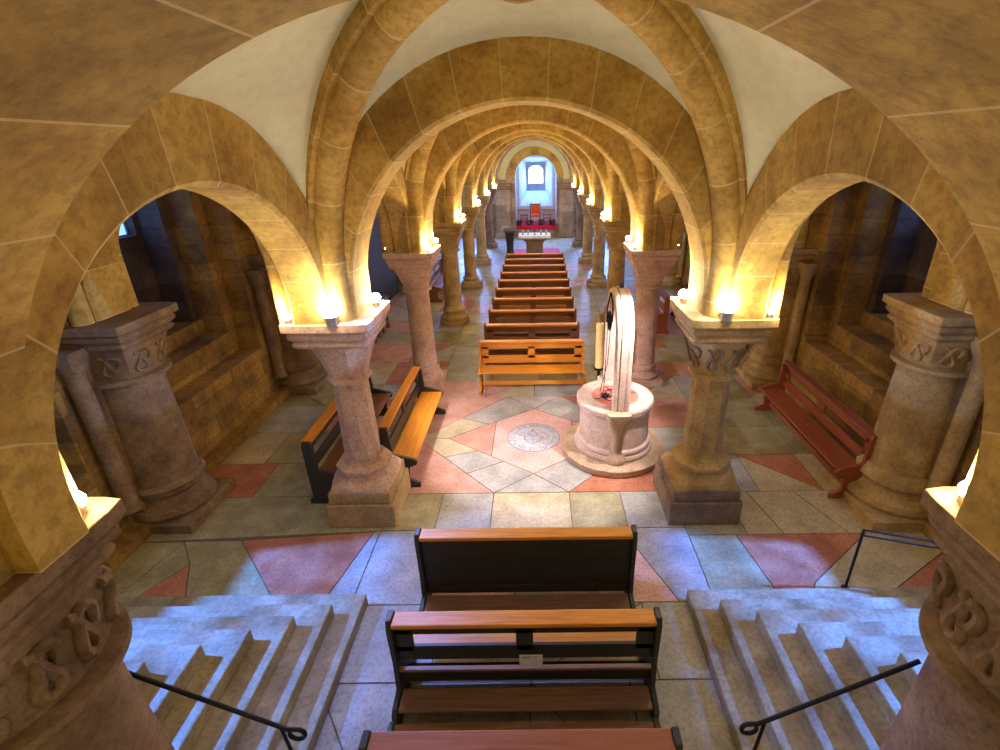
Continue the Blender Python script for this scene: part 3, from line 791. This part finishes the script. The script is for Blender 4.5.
# ------------------------------------------------------------------ pews
def pew(x, y, rz, L, kind, label, group=None, mr=None, ms=None, mk=None, mp=None):
    """local x along the pew, back plane at y=0, seat towards +y (kneeler on -y)"""
    p = empty('church_pew', (x, y, 0), rz, label, 'pew', group)
    mr = mr or M['wood']; ms = ms or M['wood']; mk = mk or M['woodm']; mp = mp or M['woodd']; h = L / 2
    for s in (-1, 1):
        if kind in ('kneel', 'solid'):
            prof = [(-.27, 0), (-.27, .15), (-.23, .19), (-.08, .22), (-.06, .5), (-.075, .90), (-.05, .99), (.06, .99), (.08, .90), (.09, .62), (.20, .52), (.40, .47), (.44, .43), (.42, .38), (.34, .34), (.34, .10), (.42, .06), (.42, 0)]
        else:
            prof = [(-.10, 0), (-.10, .06), (-.05, .12), (-.06, .90), (-.04, .97), (.05, .97), (.07, .90), (.09, .55), (.38, .47), (.42, .43), (.40, .38), (.30, .34), (.28, .14), (.42, .07), (.42, 0)]
        mb = MB(); a, b = sorted((s * h, s * (h - .045))); mb.prism(prof, 'x', a, b); mb.build('end_panel', mp, p, bevel=.006)
    hh = h - .045
    mb = MB(); mb.box(-hh, hh, -.075, .065, .925, .965); mb.build('top_rail', mr, p, bevel=.008)
    mb = MB()
    if kind == 'solid':
        mb.box(-hh, hh, -.02, .01, .26, .925); mb.box(-hh, hh, -.035, .02, .20, .30)
    else:
        mb.box(-hh, hh, -.02, .01, .80, .925); mb.box(-hh, hh, -.02, .01, .50, .66)
        for c in (-hh + .07, 0, hh - .07): mb.box(c - .07, c + .07, -.02, .01, .60, .85)
        mb.box(-hh, hh, -.02, .01, .22, .34) if kind == 'kneel' else None
    mb.build('backrest', mp, p, bevel=.004)
    mb = MB(); mb.box(-hh, hh, .03, .40, .43, .465); mb.build('seat', ms, p, bevel=.008)
    if kind in ('kneel', 'solid'):
        mb = MB(); mb.box(-hh + .01, hh - .01, -.25, -.06, .17, .20); mb.build('kneeler', mk, p, bevel=.008)
        if kind == 'kneel': mb = MB(); mb.box(-hh, hh, -.06, -.02, .40, .425); mb.build('book_ledge', mk, p, bevel=.004)
    mb = MB(); mb.box(-hh, hh, .14, .18, .10, .18); mb.build('stretcher', mp, p, bevel=.004)
    return p
PW = 2.06
PL = ['nearest of the altar pews, its seat facing the camera', 'second pew of the altar rows, behind the nearest', 'third pew of the altar rows', 'fourth pew of the altar rows', 'fifth pew of the altar rows', 'sixth pew of the altar rows',
      'seventh pew of the altar rows', 'eighth pew of the altar rows', 'ninth pew of the altar rows, last but one before the altar', 'tenth pew, right in front of the altar']
ys = [9.0, 10.0, 11.0, 12.0, 12.95, 13.9, 14.85, 15.85, 16.85, 17.75]
first = pew(-.04, ys[0], PI, 2.06, 'plain', 'varnished orange oak pew, ' + PL[0], 'altar pew rows', ms=M['wood'], mp=M['wood'])
proto = pew(-.04, ys[1], 0, 2.04, 'kneel', 'varnished oak pew, ' + PL[1], 'altar pew rows', ms=M['wood'])
for i in range(2, 10):
    o = copy_tree(proto); o.location = (-.04 + .006 * i, ys[i], 0); o['label'] = 'varnished oak pew, ' + PL[i]
# foreground pews
pew(-.05, 3.75, 0, 2.16, 'solid', 'oak pew with solid black back and brown kneeler, farther of the two in the foreground', 'foreground pews', mp=M['woodk'])
pb = pew(-.05, 2.80, 0, 2.19, 'kneel', 'oak pew with open back and a paper stuck to it, centre foreground', 'foreground pews', mp=M['woodk'], ms=M['wood'], mk=M['woodm'])
pew(-.05, 1.90, 0, 2.02, 'kneel', 'brown oak pew cut off by the bottom edge, nearest the camera', 'foreground pews', mr=M['woodc'], mp=M['woodk'], ms=M['woodd'])
n = empty('paper_notice', (.0, 2.732, .545), label='small white paper notice stuck on the back of the foreground pew', cat='notice')
mb = MB(); mb.box(-.095, .095, -.004, 0, -.065, .065); mb.build('sheet', M['paper'], n)
mb = MB(); mb.box(-.075, -.005, -.0052, -.004, .03, .05); mb.box(.02, .05, -.0052, -.004, .035, .048); mb.build('printed_marks', M['paperb'], n)
# side benches on the left, facing the well
pew(-2.02, 6.80, -PI / 2, 2.15, 'plain', 'orange oak bench standing lengthwise left of the well, nearer the nave', 'side benches left', mp=M['woodk'])
pew(-2.92, 6.62, -PI / 2, 2.45, 'plain', 'oak bench standing lengthwise behind the first left column, nearer the aisle wall', 'side benches left', mp=M['woodk'], ms=M['woodd'])
pew(4.42, 6.62, PI / 2, 2.50, 'plain', 'dark red bench against the right aisle wall under the stepped sill', None, mr=M['woodr'], ms=M['woodr'], mp=M['woodr'])
pew(4.30, 12.2, PI / 2, 2.6, 'plain', 'dark bench along the right aisle wall beyond the second column', 'far side benches', mr=M['woodr'], ms=M['woodr'], mp=M['woodd'])
pew(3.35, 12.9, PI / 2, 2.0, 'plain', 'dark red bench in the right aisle, seen by its end panel behind the second column', 'far side benches', mr=M['woodr'], ms=M['woodr'], mp=M['woodr'])
pew(-3.3, 16.2, -PI / 2, 2.4, 'plain', 'dark bench in the far left aisle behind the third column', 'far side benches', mr=M['woodd'], ms=M['woodr'], mp=M['woodd'])

# ------------------------------------------------------------------ well with arch and wheel
WX, WY = 1.25, 6.66
w = empty('well', (WX, WY, 0), label='round stone well with a tall stone arch and iron pulley beside the medallion', cat='well')
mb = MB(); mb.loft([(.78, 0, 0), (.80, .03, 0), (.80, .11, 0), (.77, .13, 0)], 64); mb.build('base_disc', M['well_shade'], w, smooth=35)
mb = MB(); mb.loft([(.59, .13, 0), (.605, .17, 0), (.59, .21, 0), (.55, .22, 0), (.575, .25, 0), (.57, .29, 0), (.53, .31, 0), (.525, .60, 0), (.525, .80, 0), (.53, .84, 0)], 64); mb.build('drum', M['well'], w, smooth=35)
mb = MB(); mb.loft([(.51, .84, 0), (.575, .86, 0), (.58, .93, 0), (.565, .955, 0), (.355, .955, 0), (.35, .935, 0), (.05, .935, 0)], 64); rim = mb.build('rim', M['well'], w, smooth=35)
mb = MB(); mb.loft([(.345, .936, 0), (.345, .942, 0)], 48); mb.build('cover_plate', M['well_red'], rim)
mb = MB()
for a in (0.3, PI / 2 + .3): 
    c, s_ = math.cos(a), math.sin(a)
    mb.add([(c * -.34 - s_ * -.012, s_ * -.34 + c * -.012, .944), (c * .34 + s_ * .012, s_ * .34 - c * .012, .944), (c * .34 - s_ * .012, s_ * .34 + c * .012, .944), (-c * .34 - s_ * .012, -s_ * .34 + c * .012, .944)], [(0, 1, 2, 3)])
mb.tube([(math.cos(t) * .2, math.sin(t) * .2, .95) for t in [2 * PI * i / 24 for i in range(24)]], .007, 6, closed=True)
mb.build('cover_ironwork', M['iron'], rim)
# colonnette feet and arch
for s in (-1, 1):
    yy = s * .52
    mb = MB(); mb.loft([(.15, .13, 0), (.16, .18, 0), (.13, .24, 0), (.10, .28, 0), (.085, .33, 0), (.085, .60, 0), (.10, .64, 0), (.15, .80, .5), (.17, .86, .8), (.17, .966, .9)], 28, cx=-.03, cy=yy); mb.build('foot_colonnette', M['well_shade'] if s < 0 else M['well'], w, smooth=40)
AR = .50; zt = 2.06; pts = []
for i in range(6): pts.append((0, -AR, .955 + (zt - .955) * i / 5))
for i in range(1, 20): t = PI * i / 20; pts.append((0, -AR * math.cos(t), zt + AR * math.sin(t)))
for i in range(6): pts.append((0, AR, zt - (zt - .955) * i / 5))
for nm, off, rad in (('arch_roll', -.075, .05), ('arch_roll', .075, .05)):
    mb = MB(); mb.tube([(p[0] + off, p[1], p[2]) for p in pts], rad, 12); mb.build(nm, M['well'], w, smooth=60)
mb = MB(); sec = [(-.04, -.035), (.04, -.035), (.04, .06), (-.04, .06)]
vs = []; fs = []
for i, p in enumerate(pts):
    d = (Vector(pts[min(i + 1, len(pts) - 1)]) - Vector(pts[max(0, i - 1)])).normalized(); nrm = Vector((0, -d.z, d.y))
    for (a, b) in sec: vs.append(Vector(p) + Vector((a, 0, 0)) + nrm * (b))
for i in range(len(pts) - 1):
    for j in range(4): a = 4 * i + j; b = 4 * i + (j + 1) % 4; fs.append((a, b, b + 4, a + 4))
fs += [(3, 2, 1, 0), tuple(range(4 * len(pts) - 4, 4 * len(pts)))]
mb.add(vs, fs); mb.build('arch_hood', M['well'], w, smooth=30)
pul = MB(); zc = 2.12
pul.tube([(0, .13 * math.cos(t), zc + .13 * math.sin(t)) for t in [2 * PI * i / 24 for i in range(24)]], .017, 8, closed=True)
for i in range(3):
    t = PI * i / 3; pul.tube([(0, .13 * math.cos(t), zc + .13 * math.sin(t)), (0, -.13 * math.cos(t), zc - .13 * math.sin(t))], .009, 6)
pul.tube([(-.05, 0, zc), (.05, 0, zc)], .02, 8); pul.tube([(-.04, 0, zc), (-.04, 0, zc + .2), (0, 0, zc + .42)], .011, 6); pul.tube([(.04, 0, zc), (.04, 0, zc + .2), (0, 0, zc + .42)], .011, 6)
wheel = pul.build('pulley_wheel', M['iron'], w, smooth=50); wheel.location = (-.13, .06, 0)
mb = MB(); mb.tube([(0, -.13, zc), (-.02, -.12, 1.5), (-.10, -.02, .98)], .006, 6); mb.tube([(0, .13, zc), (-.01, .12, 1.5), (-.03, .06, .96)], .006, 6); mb.build('chain', M['iron'], wheel)
mb = MB(); mb.loft([(.03, 2.60, 0), (.035, 2.64, 0), (.015, 2.68, 0)], 10, cy=0); mb.build('iron_pin', M['iron'], w)
g = MB()
for i in range(22):
    a = random.uniform(0, 2 * PI); q = random.uniform(0, .1); x, y = WX - .15 + q * math.cos(a), WY - .05 + q * .7 * math.sin(a)
    b = a + 1.3; g.tube([(x - .04 * math.cos(b), y - .04 * math.sin(b), .965), (x, y, .985 + .02 * random.random()), (x + .04 * math.cos(b), y + .04 * math.sin(b), .965)], .007, 5)
tag(g.build('chain_heap', M['iron']), 'small dark heap of iron chain lying on the well cover', 'chain')

# candle
c = empty('paschal_candle', (1.22, 8.42, 0), label='tall yellow candle in a dark stand behind the well', cat='candle')
mb = MB(); mb.loft([(.16, 0, 0), (.16, .03, 0), (.06, .06, 0), (.035, .10, 0), (.03, .40, 0), (.05, .43, 0), (.03, .46, 0), (.03, .56, 0), (.09, .60, 0), (.10, .63, 0), (.05, .64, 0)], 24); mb.build('stand', M['iron'], c, smooth=50)
mb = MB(); mb.loft([(.075, .64, 0), (.075, 1.48, 0), (.065, 1.50, 0)], 20); mb.build('wax_shaft', M['wax'], c, smooth=50)
mb = MB(); mb.tube([(0, 0, 1.50), (0.004, 0, 1.53)], .004, 6); mb.build('wick', M['iron'], c)

# ------------------------------------------------------------------ altar group
a = empty('altar', (0, 21.9, 0), label='stone altar table with pale cloth at the end of the pew rows', cat='altar')
mb = MB(); mb.loft([(.52, .0, 1), (.52, .06, 1), (.38, .10, 1), (.36, .60, 1), (.42, .74, 1), (.58, .84, 1)], 4 * 8); mb.v = [(x * 1.0, y * .6, z) for x, y, z in mb.v]; mb.build('pedestal', M['grey_col'], a, smooth=30)
mb = MB(); mb.box(-.68, .68, -.45, .45, .84, .98); mb.build('slab', M['column'], a, bevel=.02)
mb = MB(); mb.box(-.69, .69, -.46, .46, .98, .995); mb.box(-.69, .69, -.47, -.455, .90, .995); mb.build('cloth', M['cloth'], a)
for i, x in enumerate((-.5, -.28, .28, .5)):
    o = empty('altar_candle', (x, 21.85, .995), label='short candle in dark holder on the altar, ' + ['far left', 'inner left', 'inner right', 'far right'][i], cat='candle', group='altar candles')
    mb = MB(); mb.loft([(.045, 0, 0), (.045, .015, 0), (.018, .03, 0), (.018, .08, 0), (.035, .10, 0)], 14); mb.build('holder', M['bronze'], o, smooth=50)
    mb = MB(); mb.loft([(.022, .10, 0), (.022, .19, 0)], 12); mb.build('wax', M['cloth'], o, smooth=50)
mb = MB(); mb.box(-.012, .012, 21.84, 21.86, .995, 1.22); mb.box(-.06, .06, 21.84, 21.86, 1.13, 1.155); mb.box(-.07, .07, 21.80, 21.90, .995, 1.01)
tag(mb.build('altar_cross', M['bronze']), 'small bronze cross standing in the middle of the altar', 'cross')
mb = MB(); mb.box(-1.15, 1.15, 22.6, 23.95, .0, .012)
tag(mb.build('carpet', M['redcloth']), 'pinkish red carpet on the floor behind the altar', 'carpet')
l = empty('lectern', (-1.08, 21.9, 0), label='dark bronze lectern left of the altar', cat='lectern')
mb = MB(); mb.loft([(.24, 0, 1), (.24, .04, 1), (.20, .08, .6), (.15, .35, .5), (.16, .6, .5), (.19, .9, .6), (.21, 1.1, .8)], 32); mb.build('stem', M['bronze'], l, smooth=40)
mb = MB(); mb.prism([(-.25, 1.12), (.25, 1.20), (.25, 1.24), (-.25, 1.16)], 'x', -.27, .27); mb.build('book_rest', M['bronze'], l, bevel=.008)
# throne in the niche on a red carpeted dais
mb = MB(); mb.box(-1.01, 1.17, YE - .05, YE + 1.9, .40, .60)
tag(mb.build('carpeted_dais', M['red'], bevel=.01), 'crimson carpeted step inside the altar niche under the throne', 'dais')
t = empty('throne_chair', (.03, YE + .75, .60), label='high-backed chair with orange upholstery in the middle of the niche', cat='chair')
mb = MB(); mb.box(-.24, .24, -.26, .22, .38, .46); mb.build('seat', M['orange'], t, bevel=.02)
mb = MB(); mb.box(-.22, .22, .17, .22, .50, .98); mb.build('backrest', M['orange'], t, bevel=.02)
mb = MB(); mb.box(-.29, -.24, .16, .23, 0, 1.04); mb.box(.24, .29, .16, .23, 0, 1.04); mb.box(-.29, .29, .16, .23, .98, 1.04); mb.build('back_frame', M['bronze'], t, bevel=.006)
for x in (-.26, .26):
    mb = MB(); mb.box(x - .03, x + .03, -.28, -.22, 0, .66); mb.build('leg', M['woodr'], t, bevel=.004)
    mb = MB(); mb.box(x - .035, x + .035, -.28, .2, .63, .68); mb.build('armrest', M['woodr'], t, bevel=.006)
for i, x in enumerate((-.58, .68)):
    t = empty('low_stool', (x, YE + .7, .60), label='low wooden armchair %s of the orange throne' % ('left' if i == 0 else 'right'), cat='stool', group='seats beside the throne')
    mb = MB(); mb.box(-.2, .2, -.18, .18, .30, .35); mb.build('seat', M['woodr'], t, bevel=.01)
    mb = MB(); mb.box(-.22, .22, .15, .19, .42, .48); mb.build('back_rail', M['woodr'], t, bevel=.008)
    for (lx, ly) in ((-.19, -.16), (.19, -.16), (-.19, .17), (.19, .17)):
        mb = MB(); mb.box(lx - .02, lx + .02, ly - .02, ly + .02, 0, .46 if ly > 0 else .30); mb.build('leg', M['woodr'], t)
for i, x in enumerate((-.86, -.30, .36, .62 + .32)):
    mb = MB(); rr = random.Random(i)
    for q in range(150):
        a_ = rr.uniform(0, 2 * PI); e = rr.uniform(0, 1); rd = .19 * math.sqrt(e); zz_ = .62 + rr.uniform(0, .27)
        px, py = x + rd * math.cos(a_), YE + .18 + rd * math.sin(a_) * .8; ss = .035
        d1 = Vector((rr.uniform(-1, 1), rr.uniform(-1, 1), rr.uniform(-1, 1))).normalized() * ss; d2 = d1.cross(Vector((rr.uniform(-1, 1), .3, 1))).normalized() * ss
        P = Vector((px, py, zz_)); mb.add([P - d1, P - d2, P + d1, P + d2], [(0, 1, 2, 3)])
    mb.loft([(.07, .60, 0), (.09, .68, 0)], 12, cx=x, cy=YE + .18)
    tag(mb.build('potted_plant', M['green']), 'small dark green plant on the red dais, ' + ['far left', 'just left of the throne', 'just right of the throne', 'far right'][i], 'plant', 'plants on the dais')
M['rail'] = plain('pale_orange_rail', (.62, .34, .2), .6)
for x0, x1, nm in ((-.95, -.32, 'left'), (.38, 1.08, 'right')):
    mb = MB(); mb.box(x0, x1, YE + 1.88, YE + 1.99, 1.14, 1.26)
    tag(mb.build('wall_rail', M['rail']), 'pale orange wooden rail on the niche wall, %s of the throne' % nm, 'rail')

# left aisle: dark door and balustraded table
d = empty('door_1', (-4.68, 15.0, 0)); d['kind'] = 'structure'
mb = MB(); mb.box(-.02, .06, -1.5, 1.5, 0, 3.1); mb.build('door_leaf', M['door'], d)
mb = MB(); mb.box(.0, .12, -1.65, -1.5, 0, 3.2); mb.box(.0, .12, 1.5, 1.65, 0, 3.2); mb.box(.0, .12, -1.65, 1.65, 3.1, 3.25); mb.build('door_frame', M['grey_col'], d)
t = empty('baluster_table', (-4.2, 11.9, 0), label='purple-lit table on turned baluster legs in the left aisle', cat='table')
mb = MB(); mb.box(-.32, .32, -.9, .9, .78, .86); mb.box(-.28, .28, -.86, .86, .64, .78); mb.build('tabletop', M['woodd'], t, bevel=.01)
for i in range(5):
    for x in (-.24, .24):
        mb = MB(); mb.loft([(.045, 0, 1), (.045, .08, 1), (.02, .12, 0), (.04, .25, 0), (.02, .4, 0), (.035, .5, 0), (.045, .58, 1), (.045, .64, 1)], 12, cx=x, cy=-.78 + i * .39); mb.build('leg', M['woodd'], t, smooth=50)

# ------------------------------------------------------------------ lamps
def uplight(x, y, z, label, big=0, group='uplights on the column capitals'):
    u = empty('projector_lamp' if big else 'uplight', (x, y, z), label=label, cat='lamp', group=group if not big else None)
    k = big if big else 1.0
    mb = MB(); mb.loft([(.03 * k, 0, 0), (.032 * k, .03 * k, 0), (.036 * k, .05 * k, 0)], 16); mb.build('housing', M['fixture'], u, smooth=50)
    mb = MB(); mb.loft([(.034 * k, .05 * k, 0), (.046 * k, .075 * k, 0), (.046 * k, .09 * k, 0), (.034 * k, .115 * k, 0), (.01 * k, .122 * k, 0)], 16); mb.build('lens', M['lensb'] if big else M['lens'], u, smooth=60)
def plight(x, y, z, e, col=(1, .74, .40), r=.035):
    l = bpy.data.lights.new('lamp_light', 'POINT'); l.energy = e; l.color = col; l.shadow_soft_size = r
    o = bpy.data.objects.new('lamp_light', l); o.location = (x, y, z); COL.objects.link(o); return o
def slight(loc, to, e, col, ang, r=.05, blend=.4):
    l = bpy.data.lights.new('spot_light', 'SPOT'); l.energy = e; l.color = col; l.spot_size = math.radians(ang); l.spot_blend = blend; l.shadow_soft_size = r
    o = bpy.data.objects.new('spot_light', l); o.location = loc; COL.objects.link(o)
    o.rotation_euler = (Vector(to) - Vector(loc)).to_track_quat('-Z', 'Y').to_euler(); return o
def alight(loc, to, e, col, sx, sy):
    l = bpy.data.lights.new('window_and_fill_light', 'AREA'); l.shape = 'RECTANGLE'; l.size = sx; l.size_y = sy; l.energy = e; l.color = col
    o = bpy.data.objects.new('window_and_fill_light', l); o.location = loc; COL.objects.link(o)
    o.rotation_euler = (Vector(to) - Vector(loc)).to_track_quat('-Z', 'Y').to_euler(); return o

for k, y in enumerate(ROWS):
    for s, side in ((-1, 'left'), (1, 'right')):
        x = s * A
        spots = [('nave-side front corner', x - s * .37, y - .37)]
        if k < 3: spots.append(('aisle-side front corner', x + s * .37, y - .37))
        spots.append(('nave-side back corner', x - s * .37, y + .37))
        if k == 0: spots = [('aisle-side front corner', x + s * .34, y - .41)]
        for (nm, px, py) in spots:
            uplight(px, py, H, 'small lit lamp on the capital of the %s column, %s row, %s' % (ORDC[k], side, nm))
            plight(px + (s * .05 if k == 0 else 0), py - (.08 if k == 0 else 0), H + .18, (16 if k == 0 else 32) if k < 4 else 24)
        if k == 0:
            uplight(x - s * .15, y - .46, H, 'brightest round lamp on the front of the first %s column capital' % side, 2.0)
            plight(x - s * .15, y - .66, H + .34, 8, (1, .78, .48), .06)
            uplight(x - s * .42, y + .18, H, 'lamp on the nave side of the first %s column capital, beside the brightest one' % side, 1.3)
            plight(x - s * .52, y + .34, H + .32, 14, (1, .78, .5), .05)
for s, side in ((-1, 'left'), (1, 'right')):
    uplight(s * 2.22, 1.98, H, 'lit lamp on the corner of the %s entrance capital, at the picture edge' % side, group='lamps on entrance capitals')
    plight(s * 2.20, 2.02, H + .15, 14, (1, .76, .42))
# nave projector beams at the floor around the well, then an added blue spot
slight((-A + .50, ROWS[0] + .40, H + .2), (.2, 7.2, 0), 330, (.86, .80, 1.0), 75, .06)
slight((A - .50, ROWS[0] + .40, H + .2), (.2, 6.8, 0), 250, (1.0, .86, .92), 80, .04)
slight((-A + .50, ROWS[0] - .3, H + .2), (.0, 3.0, 0), 300, (.14, .28, 1.0), 80, .08)  # added blue spot without a fixture, tints the floor by the foreground pews
# daylight, plus an added capital spot and niche fill
BL = (.20, .42, 1.0)
for s in (-1, 1):
    slight((s * 10.2, 3.6, 7.0), (s * 1.6, 3.0, 0), 30000, (.06, .22, 1.0), 24, .12, .2)
    alight((s * 6.3, 3.42, 3.6), (s * 2.5, 3.0, .3), 25, BL, 1.4, 1.1)
    for c in ((ROWS[0] + ROWS[1]) / 2, (ROWS[1] + ROWS[2]) / 2, (ROWS[2] + ROWS[3]) / 2, (ROWS[3] + ROWS[4]) / 2, (ROWS[4] + ROWS[5]) / 2):
        alight((s * 6.28, c, 3.7), (s * 3.0, c, .3), 5 if c < 12 else 110, (.14, .34, 1.0), 1.3, .9)
    slight((s * 6.3, 3.3, 3.7), (-s * 4.6, 5.2, 2.45), 900, (.16, .36, 1.0), 10, .05, .2)  # added narrow spot at the window, puts blue on the opposite wall capitals
    alight((s * 3.45, YE + .25, 2.4), (s * 2.2, 20, .4), 520, (.16, .34, 1.0), .9, 2.0)
alight((.08, YE + 3.2, 3.1), (.08, YE, 1.6), 42, (.12, .40, 1.0), .85, 1.0)
alight((.08, YE + 1.2, 3.9), (.08, YE + .9, .6), 8, (.45, .55, 1.0), .6, .6)  # added fill under the niche vault

# ------------------------------------------------------------------ world, camera, output
wd = bpy.data.worlds.new('World'); sc.world = wd; wd.use_nodes = True
bg = wd.node_tree.nodes['Background']; bg.inputs[0].default_value = (.86, .65, .30, 1); bg.inputs[1].default_value = .42

cp, sp = math.cos(.4131), math.sin(.4131); roll = -.0122
F = Vector((0, cp, -sp)); rt = Vector((1, 0, 0)); up = rt.cross(F); c, s = math.cos(roll), math.sin(roll)
Rv = rt * c + up * s; Uv = -rt * s + up * c
cam = bpy.data.cameras.new('camera'); co = bpy.data.objects.new('camera', cam); COL.objects.link(co); sc.camera = co
mt = Matrix((Rv, Uv, -F)).transposed().to_4x4(); mt.translation = Vector((.0401 * A, 0, 1.9927 * A)); co.matrix_world = mt
cam.sensor_width = 36; cam.lens = 492.81 / 1000 * 36; cam.shift_x = (500 - 538.17) / 1000; cam.shift_y = (365.11 - 375) / 1000
cam.clip_start = .05
sc.view_settings.view_transform = 'Standard'; sc.view_settings.look = 'None'; sc.view_settings.gamma = 1; sc.view_settings.exposure = 0.8
sc.view_settings.use_curve_mapping = False
sc.cycles.max_bounces = 6; sc.cycles.diffuse_bounces = 4; sc.cycles.glossy_bounces = 3; sc.cycles.sample_clamp_indirect = 4
